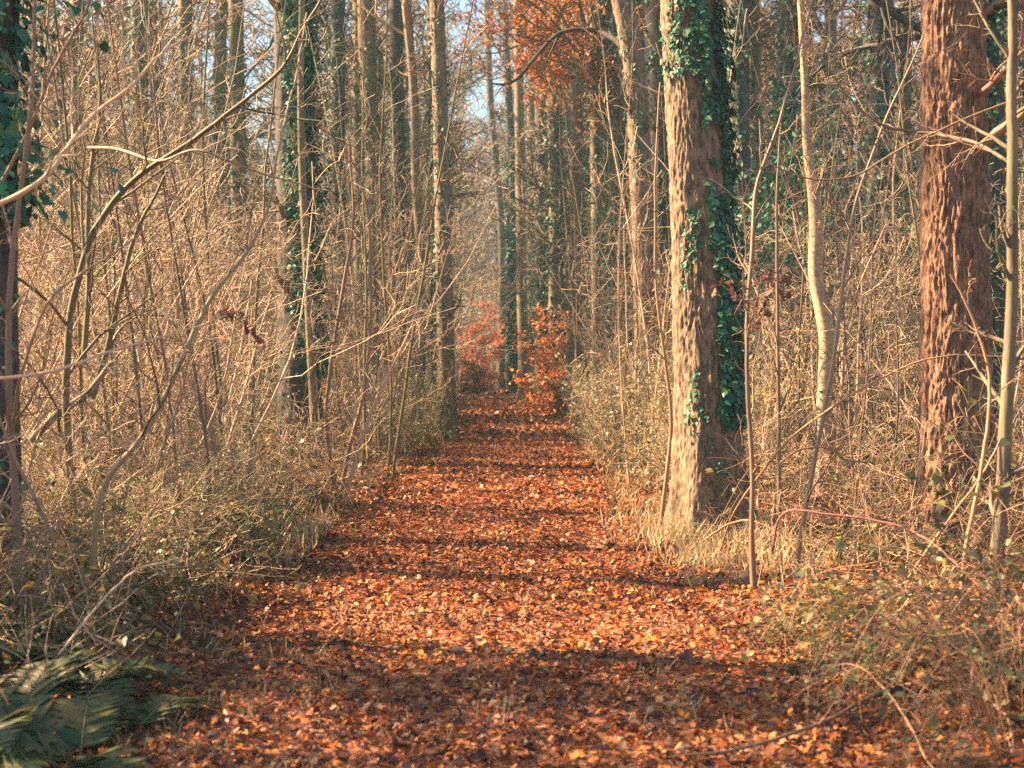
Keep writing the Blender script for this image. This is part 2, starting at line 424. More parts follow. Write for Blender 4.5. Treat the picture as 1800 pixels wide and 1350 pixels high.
def ivy_on(line, z0, z1, cover, size, parent, dens=420, bulge=.06, cen=None, width=math.pi, thick=1.0):
    "ivy blades clothing a trunk between two heights; cen/width limit it to one face"
    L = smooth_line(line, 80); Hh = L[:, 2]
    n = int((z1 - z0) * dens * thick)
    z = rng.uniform(z0, z1, n)
    x = np.interp(z, Hh, L[:, 0]); y = np.interp(z, Hh, L[:, 1]); r = np.interp(z, Hh, L[:, 3])
    th = rng.uniform(0, 2 * math.pi, n) if cen is None else cen + rng.uniform(-1, 1, n) * width
    m = vnoise(np.cos(th) * 1.6 + 5, z * 1.3 + np.sin(th) * 1.6) + .35 * vnoise(np.cos(th) * 6, z * 6 + np.sin(th) * 6)
    edge = 0 if cen is None else .45 * np.clip(np.abs(th - cen) / width - .55, 0, 1)
    keep = m - edge > (1 - cover)
    z, x, y, r, th, m = (q[keep] for q in (z, x, y, r, th, m)); n = len(z)
    off = r + .015 + rng.random(n) ** 1.5 * bulge * np.clip((m - (1 - cover)) * 3, .2, 1.6)
    out = np.stack([np.cos(th), np.sin(th), 0 * th], 1)
    p = np.stack([x, y, z], 1) + out * off[:, None]
    nr = out + np.array([0, 0, .5]) + rng.normal(size=(n, 3)) * .38
    al = np.array([[0, 0, -1.0]]) + rng.normal(size=(n, 3)) * .5
    return leaves('ivy', p, size * rng.uniform(.5, 1.25, n), nr, al, .8)

hero = []
def tree(name, label, pts, D, bark_m, base_py=None, furrow=0, nth=24, nh=60, crown=True, top=14, ivy=None, dy=0, cat='tree', rough=.03, flare=.35, stubs=0, stub_m='twig_brown', crown_s=1.0):
    """pts rows (px, py, width_px) from the foot to the top of the frame; D metres from the camera"""
    W = []
    for px, py, wd in pts:
        q = at(px, py, D); W.append([q[0], D, q[2], wd / FPX * D / 2])
    W = np.array(W)
    bx, bz = W[0][0], float(ground_z(W[0][0], D))
    W[0][2] = bz - .12
    # carry the trunk on above the frame
    d = W[-1] - W[-2]; up = max(top - W[-1][2], .5)
    k = up / max(d[2], .3)
    W = np.vstack([W, [W[-1][0] + np.clip(d[0] * k, -.6, .6), D, W[-1][2] + up, W[-1][3] * .62]])
    root = empty(name, (bx, D, bz)); tag(root, label, cat)
    loc = W.copy(); loc[:, 0] -= bx; loc[:, 1] -= D; loc[:, 2] -= bz
    tk, L = trunk_mesh('trunk', loc, M[bark_m], root, nth, nh, rough, furrow, flare=flare)
    if crown:
        c = bpy.data.objects.new('crown', random.choice(crown_protos)); sc.collection.objects.link(c); c.parent = root
        c.location = [float(v) for v in loc[-1][:3] - np.array([0, 0, 5.5 if top > 12 else 3.5])]
        c.location.x = float(np.interp(c.location.z, loc[:, 2], loc[:, 0]))
        c.rotation_euler = (0, 0, random.random() * 6.28); s = crown_s * float(np.clip(np.interp(c.location.z, loc[:, 2], loc[:, 3]) / .12, .3, 1)); c.scale = (s, s, s)
    if stubs:
        T = Tubes(); LL = L[None, int(nh * .12):int(nh * .8), :3]; RR = L[None, int(nh * .12):int(nh * .8), 3]
        a, ar = branch(LL, RR * .22, stubs, 6, 0, 1, .10, (35, 85), .22, .06, 1, .3, .1, .004); T.add(a, ar, 4)
        b, br = branch(a, ar, 6, 5, .15, 1, .6, (25, 65), .25, .03, .6, .4, .4, .003); T.add(b, br, 3)
        c2, cr = branch(b, br, 4, 4, .15, 1, .6, (25, 65), .25, .03, .6, .4, .4, .003); T.add(c2, cr, 3)
        T.build('side_twigs', M[stub_m], root)
    if ivy:
        ps = [ivy_on(loc, *a, parent=root, **kw) for a, kw in ivy]
        build_leaves('ivy', ps, M['ivy'], root)
    hero.append((bx, D, root))
    return root, loc

# the big ivy oak on the right of the path
tree('oak_tree', 'thick oak with furrowed bark and a band of glossy green ivy, right of the path',
     [(1258, 945, 128), (1250, 850, 116), (1243, 700, 112), (1236, 500, 108), (1228, 300, 103), (1216, 150, 98), (1207, 0, 94)],
     13.2, 'bark_grey', furrow=.020, nth=220, nh=620, top=15,
     ivy=[((.95, 5.4, .66, .062), dict(dens=1300, bulge=.10, cen=-.2, width=1.2)),
          ((1.0, 3.0, .36, .05), dict(dens=420, bulge=.04, cen=-1.5, width=.9)),
          ((4.2, 5.8, .55, .05), dict(dens=700, bulge=.05, cen=-1.5, width=1.3)),
          ((.15, 1.0, .30, .04), dict(dens=200, bulge=.03, cen=-1.2, width=1.2))])
tree('pine_tree', 'rough reddish trunk with deep flaking bark at the right side of the picture',
     [(1690, 1000, 142), (1686, 850, 132), (1683, 600, 126), (1680, 300, 120), (1676, 0, 114)],
     11.3, 'bark_red', furrow=.030, nth=240, nh=620, top=15, rough=.02, stubs=10,
     ivy=[((.5, 4.8, .34, .06), dict(dens=260, bulge=.12, cen=.2, width=.8))])
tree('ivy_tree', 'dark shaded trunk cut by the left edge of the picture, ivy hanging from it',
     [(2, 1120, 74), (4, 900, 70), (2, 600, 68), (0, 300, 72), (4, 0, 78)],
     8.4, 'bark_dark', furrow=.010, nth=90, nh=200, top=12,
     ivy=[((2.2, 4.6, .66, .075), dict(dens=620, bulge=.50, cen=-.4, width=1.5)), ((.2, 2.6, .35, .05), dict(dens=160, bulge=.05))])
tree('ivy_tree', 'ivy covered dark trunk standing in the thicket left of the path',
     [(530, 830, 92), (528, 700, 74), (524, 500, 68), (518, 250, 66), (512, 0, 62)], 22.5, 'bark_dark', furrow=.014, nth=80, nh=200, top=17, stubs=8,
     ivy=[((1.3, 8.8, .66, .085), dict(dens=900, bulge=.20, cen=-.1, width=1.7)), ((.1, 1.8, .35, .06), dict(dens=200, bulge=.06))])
tree('lime_tree', 'slim straight trunk at the left edge of the path, sunlit down one side',
     [(787, 775, 36), (783, 600, 32), (779, 400, 30), (775, 200, 28), (768, 0, 27)], 29.5, 'bark_grey', furrow=.010, nth=60, nh=160, top=17, stubs=10, ivy=[((.1, 9, .35, .07), dict(dens=150, bulge=.08))])
tree('lime_tree', 'wavy trunk with pale bark, second left of the slim straight one beside the path',
     [(668, 760, 38), (664, 600, 34), (656, 420, 34), (664, 300, 32), (650, 200, 32), (645, 0, 32)], 33, 'bark_grey', nth=40, nh=100, furrow=.01, top=18, stubs=8, ivy=[((2, 9, .45, .09), dict(dens=160, bulge=.12))])
tree('beech_sapling', 'sinuous young trunk winding upward just left of the slim straight roadside lime',
     [(742, 780, 18), (738, 640, 16), (745, 480, 16), (728, 300, 15), (733, 200, 15), (722, 100, 15), (716, 0, 14)], 31, 'bark_grey', nth=16, nh=80, top=14, stubs=12)
tree('lime_tree', 'dark trunk behind the thicket between the wavy trunk and the sinuous young one',
     [(706, 740, 28), (704, 500, 26), (700, 250, 26), (697, 0, 25)], 41, 'bark_dark', nth=24, nh=60, top=19, ivy=[((.5, 10, .6, .1), dict(dens=120, bulge=.15))])
tree('lime_tree', 'faint brown trunk deep in the thicket left of the ivy covered dark trunk',
     [(430, 780, 30), (426, 500, 28), (420, 250, 27), (418, 0, 26)], 34, 'bark_far', nth=24, nh=60, top=19, ivy=[((2, 9, .5, .09), dict(dens=120, bulge=.15))])
tree('lime_tree', 'pale green mossy stem rising right beside the ivy covered dark trunk',
     [(560, 840, 17), (548, 650, 15), (541, 480, 14), (534, 340, 13), (529, 200, 12), (533, 0, 10)], 20.5, 'bark_far', nth=16, nh=80, top=12, stubs=9, stub_m='twig_olive')
tree('oak_tree', 'smooth grey brown trunk bending left at the top, behind the big ivy oak',
     [(1142, 815, 50), (1138, 650, 44), (1132, 450, 42), (1124, 260, 40), (1118, 110, 42), (1100, 30, 42), (1086, -20, 40)], 23, 'bark_grey', nth=80, nh=220, furrow=.010, top=11, stubs=6, crown_s=.8,
     ivy=[((4.4, 6.8, .38, .07), dict(dens=200, bulge=.08))])
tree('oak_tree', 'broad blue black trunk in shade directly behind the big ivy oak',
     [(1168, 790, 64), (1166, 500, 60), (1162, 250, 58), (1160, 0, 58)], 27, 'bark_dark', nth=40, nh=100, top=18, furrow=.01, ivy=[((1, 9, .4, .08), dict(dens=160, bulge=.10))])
tree('ivy_tree', 'trunk wrapped in light green ivy, third trunk left of the big ivy oak',
     [(1092, 770, 36), (1088, 500, 34), (1084, 250, 32), (1080, 0, 30)], 32, 'bark_far', nth=24, nh=80, top=18, stubs=8,
     ivy=[((1.2, 10, .75, .10), dict(dens=330, bulge=.35))])
tree('lime_tree', 'sunlit brown trunk on the right verge with orange leaves low beside it',
     [(1010, 740, 26), (1012, 500, 24), (1014, 250, 22), (1016, 0, 20)], 42, 'bark_grey', nth=24, nh=80, top=19, stubs=8)
tree('lime_tree', 'pale trunk right of the red bush with ivy at mid height',
     [(978, 735, 30), (978, 500, 27), (977, 250, 26), (974, 50, 24)], 47, 'bark_grey', nth=24, nh=80, top=19, stubs=8, ivy=[((2, 12, .55, .12), dict(dens=160, bulge=.3))])
tree('lime_tree', 'trunk with a curved foot at the far right edge of the path, mossy below',
     [(924, 700, 26), (920, 640, 19), (916, 450, 18), (914, 250, 17), (910, 0, 16)], 66, 'bark_grey', nth=24, nh=80, top=24, stubs=8, flare=.7)
tree('ivy_tree', 'dark green ivy column at the far end beside the red bush',
     [(905, 690, 22), (903, 500, 20), (900, 300, 18), (892, 120, 12)], 74, 'bark_dark', nth=20, nh=60, top=24,
     ivy=[((.5, 13, .58, .2), dict(dens=200, bulge=.15))])
tree('lime_tree', 'thin dark trunk left of centre at the far end, leaning right below the sky gap',
     [(880, 690, 15), (884, 420, 13), (876, 320, 12), (862, 200, 12), (856, 0, 11)], 86, 'bark_dark', nth=16, nh=60, top=30, stubs=10)
tree('lime_tree', 'dark trunk seen between the big ivy oak and the crooked pale sapling',
     [(1310, 830, 44), (1306, 500, 42), (1300, 250, 40), (1296, 0, 38)], 25, 'bark_dark', nth=40, nh=100, furrow=.012, top=18, stubs=6, ivy=[((.5, 8, .5, .08), dict(dens=200, bulge=.12))])
tree('lime_tree', 'bluish shaded trunk just right of the rough reddish trunk',
     [(1752, 930, 50), (1748, 500, 46), (1744, 0, 42)], 17, 'bark_dark', nth=40, nh=100, furrow=.012, top=16, stubs=6, ivy=[((.5, 7, .5, .07), dict(dens=300, bulge=.2))])
tree('birch_sapling', 'crooked pale sapling with a bend halfway, between the ivy oak and the reddish trunk',
     [(1446, 880, 24), (1450, 690, 26), (1460, 610, 30), (1452, 545, 30), (1428, 490, 24), (1438, 430, 26), (1434, 350, 22), (1418, 270, 15), (1416, 150, 14), (1407, 0, 12)],
     15.5, 'bark_pale', nth=24, nh=160, top=8, crown_s=.35, stubs=10, stub_m='twig_olive', rough=.05, flare=.15)

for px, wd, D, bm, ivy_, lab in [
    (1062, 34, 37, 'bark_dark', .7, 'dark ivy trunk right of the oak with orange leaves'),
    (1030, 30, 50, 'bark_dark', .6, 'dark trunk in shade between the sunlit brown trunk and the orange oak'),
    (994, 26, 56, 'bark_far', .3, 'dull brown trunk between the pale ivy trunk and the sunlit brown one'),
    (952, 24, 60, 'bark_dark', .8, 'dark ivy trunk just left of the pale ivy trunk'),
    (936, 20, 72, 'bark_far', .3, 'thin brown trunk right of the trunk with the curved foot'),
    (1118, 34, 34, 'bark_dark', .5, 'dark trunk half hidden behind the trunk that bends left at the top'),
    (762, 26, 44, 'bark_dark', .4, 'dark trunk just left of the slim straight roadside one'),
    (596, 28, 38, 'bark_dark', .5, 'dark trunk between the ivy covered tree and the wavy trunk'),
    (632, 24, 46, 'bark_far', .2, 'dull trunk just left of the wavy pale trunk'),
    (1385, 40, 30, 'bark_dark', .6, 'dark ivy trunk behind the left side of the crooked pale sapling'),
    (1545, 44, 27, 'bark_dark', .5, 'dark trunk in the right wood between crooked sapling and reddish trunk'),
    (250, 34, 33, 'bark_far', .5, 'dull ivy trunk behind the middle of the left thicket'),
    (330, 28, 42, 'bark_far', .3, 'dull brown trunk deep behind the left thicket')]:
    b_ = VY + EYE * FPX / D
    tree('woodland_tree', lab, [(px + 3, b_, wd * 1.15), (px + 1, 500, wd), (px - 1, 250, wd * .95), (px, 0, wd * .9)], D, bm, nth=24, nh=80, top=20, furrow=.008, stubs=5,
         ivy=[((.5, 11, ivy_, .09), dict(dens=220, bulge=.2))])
# retained orange foliage high over the path, on its own oak
r_, loc_ = tree('oak_tree', 'oak behind the right verge still carrying orange leaves over the path', [(1052, 760, 24), (1050, 400, 22), (1046, 100, 20), (1044, 0, 20)], 35, 'bark_far', nth=24, nh=80, top=15, stubs=6)
def leafy_limbs(root, base, ends, mt_leaf, size, dens, rb=.06):
    T = Tubes(); pts = []
    for e in ends:
        a = np.array(base, float); b = np.array(e, float); n = 8
        t = np.linspace(0, 1, n)[:, None]
        L = a + (b - a) * t + np.array([0, 0, .5]) * np.sin(t * 3.1) + np.cumsum(rng.normal(size=(n, 3)) * .10, 0) * t
        P_ = L[None]; R1 = np.linspace(rb, .012, n)[None]; T.add(P_, R1, 5)
        c, cr = branch(P_, R1, 12, 6, .25, 1, .40, (30, 70), .2, .02, .6, .3, .5, .005); T.add(c, cr, 3)
        d, dr = branch(c, cr, 6, 5, .15, 1, .6, (25, 65), .25, 0, .6, .4, .4, .004); T.add(d, dr, 3)
        f, fr = branch(d, dr, 4, 4, .2, 1, .6, (25, 65), .25, 0, .6, .4, .4, .003); T.add(f, fr, 3)
        q = f[:, 1:].reshape(-1, 3); pts.append(q[rng.random(len(q)) < dens])
    T.build('limb', M['twig_brown'], root)
    p = np.concatenate(pts); n = len(p)
    build_leaves('foliage', [leaves('oak', p + rng.normal(size=p.shape) * .04, size * rng.uniform(.6, 1.3, n), rng.normal(size=(n, 3)) + [0, 0, .4], None, 1.5)], mt_leaf, root)
bx = at(1050, 700, 35)[0]
E = [at(px, py, 35 + dy) - np.array([bx, 35, 0]) for px, py, dy in [(960, 10, -4), (895, 50, -2), (1000, 60, 3), (1090, 30, -3), (1120, 80, -1), (920, -50, 2), (1030, -70, -3), (850, 90, -2), (1020, 190, -4), (950, 140, 1), (880, -20, -4), (1090, 170, -4), (970, -90, -5), (910, 180, -3)]]
leafy_limbs(r_, (0, 0, 8.3), E, M['orange_leaf'], .12, .34)
r2_ = empty('dark_branch_tree', (0, 0, 0)); bpy.data.objects.remove(r2_)

# ------------------------------------------------------------------ red and orange young beeches
def young_beech(name, label, px, base_py_D, h, wdt, leafm, dens=.8, size=.13):
    D = base_py_D; x = at(px, 700, D)[0]; z = float(ground_z(x, D))
    root = empty(name, (x, D, z)); tag(root, label, 'young beech')
    T = Tubes(); ps = []
    S, SR = stems(5, h, .035, .5, .12, 9, .05, .1)
    T.add(S, SR, 5)
    a, ar = branch(S, SR, 14, 6, .06, 1, wdt, (60, 90), .14, -.01, .5, .3, .65, .006); T.add(a, ar, 3)
    b, br = branch(a, ar, 6, 5, .1, 1, .5, (25, 60), .18, -.01, .6, .4, .4, .004)
    b[:, :, 2] = b[:, :, 2] * .5 + b[:, :1, 2] * .5; T.add(b, br, 3)
    T.build('stem', M['twig_brown'], root)
    q = np.concatenate([b[:, 1:].reshape(-1, 3), a[:, 2:].reshape(-1, 3)])
    q = np.repeat(q, 2, 0) + rng.normal(size=(len(q) * 2, 3)) * np.array([.14, .14, .05])
    q = q[rng.random(len(q)) < dens]; n = len(q)
    build_leaves('foliage', [leaves('oval', q, size * rng.uniform(.6, 1.3, n), rng.normal(size=(n, 3)) * .7 + [0, 0, 1.0], None, 1)], leafm, root)
    return root
young_beech('red_beech', 'red leaved young beech closing the far end of the path', 842, 84, 5.8, .42, M['red_leaf'], .9, .22)
young_beech('red_beech', 'low red bush at the left foot of the tall red beech', 822, 78, 2.2, .6, M['red_leaf'], .8, .2)
young_beech('orange_beech', 'small bright orange beech on the right verge before the pale ivy trunk', 957, 45, 3.4, .34, M['orange_leaf'], .5, .15)
young_beech('orange_beech', 'low orange bush right of the small bright orange beech', 985, 43, 1.4, .6, M['orange_leaf'], .6, .15)
young_beech('red_beech', 'small rusty red bush inside the thicket left of the path', 628, 36, 2.0, .5, M['orange_leaf'], .4, .12)

# ------------------------------------------------------------------ prototypes of the shrub layer
def proto(name, tb, mt, leafs=None, lm=None, stem=None, sm=None):
    root = empty(name)
    if stem: stem.build('stem', M[sm or mt], root)
    tb.build('twigs', M[mt], root)
    if leafs: build_leaves('foliage', leafs, M[lm], root)
    return root
def hazel(mt, k=8, h=5.6, den=(8, 5, 3), lean=.38):
    S, SR = stems(k, h, .028, .35, lean, 10, .09, .03)
    st = Tubes(); st.add(S, SR, 6); T = Tubes()
    a, ar = branch(S, SR, den[0], 8, .06, .98, .42, (30, 85), .20, .02, .5, .35, .35, .0050); T.add(a, ar, 3)
    b, br = branch(a, ar, den[1], 7, .1, .98, .5, (30, 75), .24, .0, .6, .45, .4, .0036); T.add(b, br, 3)
    c, cr = branch(b, br, den[2], 5, .1, 1, .55, (30, 70), .26, .0, .7, .5, .4, .0030); T.add(c, cr, 3)
    return T, st
def tiny(seed_leaves, T=None): return None
HZ = []
HS = []; HB = []
for mt in ('twig_brown', 'twig_olive', 'twig_tan'):
    T, st = hazel(mt, 7, 5.4, (8, 5, 3), .38); HB.append(proto('hazel_shrub', T, mt, stem=st))
for mt in ('twig_tan', 'twig_tan', 'twig_tan', 'twig_olive'):
    T, st = hazel(mt); HZ.append(proto('hazel_shrub', T, mt, stem=st))
for mt in ('twig_tan', 'twig_tan', 'twig_tan'):
    T, st = hazel(mt, 6, 5.0, (7, 5, 3), .38); HS.append(proto('hazel_shrub', T, mt, stem=st))
SP = []
for mt in ('twig_tan', 'twig_olive', 'twig_brown'):
    S, SR = stems(3, 6.0, .020, .3, .10, 12, .045, .06)
    st = Tubes(); st.add(S, SR, 6); T = Tubes()
    a, ar = branch(S, SR, 12, 6, .15, .98, .16, (25, 60), .15, .06, .45, .35, .3, .004); T.add(a, ar, 3)
    b, br = branch(a, ar, 4, 5, .15, 1, .5, (25, 60), .2, .03, .6, .45, .4, .003); T.add(b, br, 3)
    SP.append(proto('sapling', T, mt, stem=st))
LOW = []
for mt in ('twig_tan', 'twig_brown', 'twig_olive'):
    S, SR = stems(16, 1.7, .009, .6, .7, 8, .14, 0)
    T = Tubes(); T.add(S, SR, 4); 
    a, ar = branch(S, SR, 7, 6, .15, .98, .5, (25, 70), .2, 0, .6, .4, .3, .003); T.add(a, ar, 3)
    b, br = branch(a, ar, 5, 5, .15, 1, .5, (25, 65), .2, 0, .7, .5, .4, .0025); T.add(b, br, 3)
    LOW.append(proto('scrub_bush', T, mt))
PV = []
for k in range(3):
    S, SR = stems(14, 1.8, .010, .35, .35, 8, .10, .06)
    T = Tubes(); T.add(S, SR, 4)
    a, ar = branch(S, SR, 8, 6, .15, .98, .38, (25, 60), .15, .10, .6, .4, .3, .003); T.add(a, ar, 3)
    b, br = branch(a, ar, 3, 5, .15, 1, .5, (25, 60), .15, .08, .7, .5, .4, .0025); T.add(b, br, 3)
    q = np.concatenate([b.reshape(-1, 3), a[:, 1:].reshape(-1, 3)]); q = q + rng.normal(size=q.shape) * .012
    q = q[rng.random(len(q)) < .58]; n = len(q)
    PV.append(proto('privet_bush', T, 'twig_tan', [leaves('oval', q, .058 * rng.uniform(.5, 1.3, n), rng.normal(size=(n, 3)) * .8 + [-.3, -.3, .5], None, 1)], 'privet'))
def canes(k, reach, h):
    n = 14; t = np.linspace(0, 1, n)
    a = rng.random(k) * 2 * math.pi; L = reach * rng.uniform(.5, 1.2, k); Hh = h * rng.uniform(.5, 1.2, k)
    r0 = .25 * rng.random(k)
    rad = r0[:, None] + L[:, None] * t[None]
    z = Hh[:, None] * 4 * (t * (1 - .93 * t))[None] - .05
    w_ = rng.normal(size=(k, n, 3)).cumsum(1) * .012
    P_ = np.stack([np.cos(a)[:, None] * rad, np.sin(a)[:, None] * rad, z], -1) + w_
    return P_, np.linspace(.0055, .002, n)[None] * rng.uniform(.6, 1.2, k)[:, None]
BR = []
for k in range(3):
    P_, R1 = canes(26, 1.7, .75); T = Tubes(); T.add(P_, R1, 4)
    a, ar = branch(P_, R1, 5, 6, .2, .98, .3, (30, 75), .15, .0, .6, .5, .3, .002); T.add(a, ar, 3)
    q = np.concatenate([a[:, 2:].reshape(-1, 3), P_[:, 4:].reshape(-1, 3)]); q = q[rng.random(len(q)) < .30]
    q = q.repeat(2, 0) + rng.normal(size=(len(q) * 2, 3)) * .03; n = len(q)
    BR.append(proto('bramble', T, 'cane', [leaves('ivy', q, .060 * rng.uniform(.5, 1.3, n), rng.normal(size=(n, 3)) * .6 + [0, 0, 1], None, 1)], 'bramble_leaf'))
HL = []
for k in range(2):
    ax = np.stack([np.zeros(8), np.zeros(8), np.linspace(-.1, 4.0, 8)], 1)[None]; st = Tubes(); st.add(ax, np.linspace(.06, .015, 8)[None], 6)
    a, ar = branch(ax, np.linspace(.04, .01, 8)[None], 46, 6, .04, .98, .36, (50, 90), .15, .03, .5, .3, .65, .006); T = Tubes(); T.add(a, ar, 3)
    q = a[:, 1:].reshape(-1, 3); q = q.repeat(10, 0) + rng.normal(size=(len(q) * 10, 3)) * .17; q = q[vnoise(q[:, 0] * 2.2 + 9, q[:, 2] * 2.2 + q[:, 1]) > .36]; n = len(q)
    HL.append(proto('holly_bush', T, 'twig_brown', [leaves('oval', q, .095 * rng.uniform(.6, 1.3, n), rng.normal(size=(n, 3)) + [0, 0, .5], None, 1)], 'ivy', stem=st))
# low leafy bush (bramble and honeysuckle leaves over the forest floor)
LB = []
for k in range(3):
    P_, R1 = canes(30, .8, .38); T = Tubes(); T.add(P_, R1, 3)
    q = P_[:, 2:].reshape(-1, 3).repeat(3, 0); q = q + rng.normal(size=q.shape) * .045; q = q[q[:, 2] > .02]; n = len(q)
    LB.append(proto('leafy_bush', T, 'cane', [leaves('ivy', q, .055 * rng.uniform(.5, 1.3, n), rng.normal(size=(n, 3)) * .55 + [0, -.1, 1], None, 1)], 'bramble_leaf'))
# distant whole trees
FT = []
for k in range(3):
    root = empty('woodland_tree')
    W = np.array([[0, 0, -.1, .26], [.1, 0, 4, .22], [-.05, .1, 9, .18], [.1, 0, 14, .13]])
    trunk_mesh('trunk', W, M['bark_far'], root, 14, 40)
    c = bpy.data.objects.new('crown', far_crowns[k]); sc.collection.objects.link(c); c.parent = root; c.location = (0, .05, 5.0); c.scale = (1.15, 1.15, 1.15)
    # ivy sleeve
    build_leaves('ivy', [ivy_on(W, .5, 9, .45 + .12 * k, .16, root, dens=60, bulge=.3)], M['ivy'], root)
    FT.append(root)

used = set()
def place(protos, x, y, s, label, cat, group, tilt=.06, sz=None):
    p = random.choice(protos)
    o = p if p.name not in used else copy_tree(p)
    used.add(p.name)
    o.location = (float(x), float(y), float(ground_z(x, y)) - .02)
    o.rotation_euler = (random.gauss(0, tilt), random.gauss(0, tilt), random.random() * 6.28)
    o.scale = (s, s, sz or s)
    tag(o, label, cat, group)
    return o
def zone(x, y):
    side = 'left' if x < path_x(y) else 'right'
    px = VX + x / y * FPX
    if side == 'left':
        if y < 15: z = 'in the near thicket left of the path'
        elif y < 30: z = 'around the ivy covered dark trunk at left' if px < 620 else 'between ivy covered dark trunk and path'
        elif y < 60: z = 'deep in the left wood'
        else: z = 'in the distant left wood'
    else:
        if y < 13.5: z = 'around the rough reddish trunk at right' if px > 1500 else 'in front of the big ivy oak'
        elif y < 30: z = 'behind the big ivy oak' if px < 1330 else 'behind the crooked pale sapling'
        elif y < 60: z = 'deep in the right wood'
        else: z = 'in the distant right wood'
    return z
def scatter(protos, n, y0, y1, s0, s1, gap, what, cat, group, sides=(-1, 1), mind=1.0, wpow=1.0, wmax=40, tilt=.06):
    pts = []; tries = 0
    while len(pts) < n and tries < n * 60:
        tries += 1
        y = y0 + (y1 - y0) * random.random() ** wpow
        sd = random.choice(sides)
        lim = (.345 * y + .8) if sd < 0 else (.385 * y + 1.5)
        lim = min(lim, wmax); c = float(path_x(y))
        lo = gap + (c * sd)
        if lim <= lo: continue
        x = sd * random.uniform(lo, lim)
        if any((x - a) ** 2 + (y - b) ** 2 < mind ** 2 for a, b in pts): continue
        px_ = VX + x / y * FPX
        if x < 0 and (abs(y - 84 + .25 * x) < 4.5 and x > -28 or abs(y - 45 + .25 * x) < 2.2 and x > -13): continue      # left strips kept empty so sun reaches the red and orange beeches
        if x > 0 and y < 10.6 and x < 3.3 and random.random() < .85: continue
        if protos in (LOW, BR, SP) and 1540 < px_ < 1810 and 7.5 < y < 11.3 and random.random() < .75: continue
        if y < 15.6 and abs(px_ - 1440) < 75 and x > 0 or y < 22.5 and abs(px_ - 528) < 95 and not protos in (LB, LOW) or y < 29 and abs(px_ - 786) < 34: continue
        if any((x - a) ** 2 + (y - b) ** 2 < .45 ** 2 for a, b, _ in hero): continue
        pts.append((x, y))
        place(protos, x, y, random.uniform(s0, s1), what + ' ' + zone(x, y), cat, group, tilt)
    return pts
# shrub layer
for x, y in [(-8, 12.4), (-11.5, 15.3), (-9, 17.6), (-13.5, 20.6), (-10.8, 23.0), (-12, 27), (-14, 31), (-17, 36)]:
    place(FT, x, y, .6, 'slim tree standing outside the left edge, its trunk shading the path', 'tree', 'slim trees outside the left edge', .01, 2.0)
G = 'bare hazel shrubs of the thicket'
scatter(HS, 14, 10.5, 20, .55, .85, 2.9, 'bare tan hazel shrub', 'shrub', G, (-1,), 1.1)
scatter(HS, 22, 19, 45, .7, 1.1, 2.8, 'bare tan hazel shrub', 'shrub', G, (-1,), 1.6, wmax=8)
scatter(HZ, 42, 26, 60, 1.4, 1.9, 8.5, 'tall bare hazel shrub', 'shrub', G, (-1,), 1.6)
scatter(HZ, 40, 55, 100, 1.3, 2.0, 3.0, 'tall bare hazel shrub', 'shrub', G, (-1,), 2.2, wmax=34)
scatter(HS, 12, 14.5, 22, .7, 1.0, 3.2, 'bare tan hazel shrub', 'shrub', G, (1,), 1.1)
scatter(HS, 26, 20, 45, .6, .9, 2.8, 'bare tan hazel shrub', 'shrub', G, (1,), 1.6, wmax=6)
scatter(HB, 20, 20, 45, 1.0, 1.4, 5.5, 'bare tan hazel shrub', 'shrub', G, (1,), 1.6)
scatter(HB, 30, 45, 95, 1.0, 1.6, 4.5, 'bare tan hazel shrub', 'shrub', G, (1,), 2.2, wmax=34)
scatter(HL, 34, 19, 55, .8, 1.5, 4.2, 'dark evergreen holly bush', 'holly', 'dark evergreen hollies in the right wood', (1,), 1.8, wmax=26)
scatter(HL, 12, 24, 55, .7, 1.1, 5.0, 'dark evergreen holly bush', 'holly', 'dark evergreen hollies in the left wood', (-1,), 2.4, wmax=18)
scatter(HL, 16, 88, 125, 1.1, 1.7, 3.6, 'dark evergreen holly bush', 'holly', 'dark evergreen hollies at the far end', (-1, 1), 2.0, wmax=9)
scatter(SP, 46, 11, 30, .7, 1.25, 1.75, 'slim upright sapling', 'sapling', 'slim saplings along the path', (-1, 1), .6, wmax=5)
scatter(SP, 40, 28, 70, .9, 1.5, 1.7, 'slim upright sapling', 'sapling', 'slim saplings along the path', (-1, 1), .7, wmax=6)
scatter(LOW, 34, 7.5, 18, .6, 1.0, 2.3, 'low twiggy scrub', 'shrub', 'low bare scrub', (-1, 1), .9)
scatter(LOW, 44, 18, 50, .7, 1.2, 2.7, 'low twiggy scrub', 'shrub', 'low bare scrub', (-1, 1), 1.2)
scatter(PV, 32, 14.0, 30, .6, 1.0, 1.75, 'pale green leafy privet bush', 'bush', 'evergreen privet bushes on the verge', (1,), .6, wmax=3.6)
scatter(PV, 18, 20, 36, .45, .85, 1.6, 'pale green leafy privet bush', 'bush', 'evergreen privet bushes on the verge', (-1,), .6, wmax=3.2)
scatter(PV, 34, 36, 90, .6, .95, 1.6, 'pale green leafy privet bush', 'bush', 'evergreen privet bushes on the verge', (-1, 1), .9, wmax=5)
scatter(BR, 7, 6.8, 13, .7, 1.1, 2.6, 'arching orange bramble canes', 'bramble', 'bramble clumps', (1,), .7)
scatter(BR, 14, 6.3, 15, .6, .9, 2.7, 'arching orange bramble canes', 'bramble', 'bramble clumps', (-1,), .7)
scatter(BR, 24, 14, 30, .8, 1.2, 2.5, 'arching orange bramble canes', 'bramble', 'bramble clumps', (-1, 1), 1.1)
scatter(LB, 62, 7, 17, .5, .95, 2.0, 'low green leafy bush', 'bush', 'low leafy bushes on the forest floor', (-1,), .45)
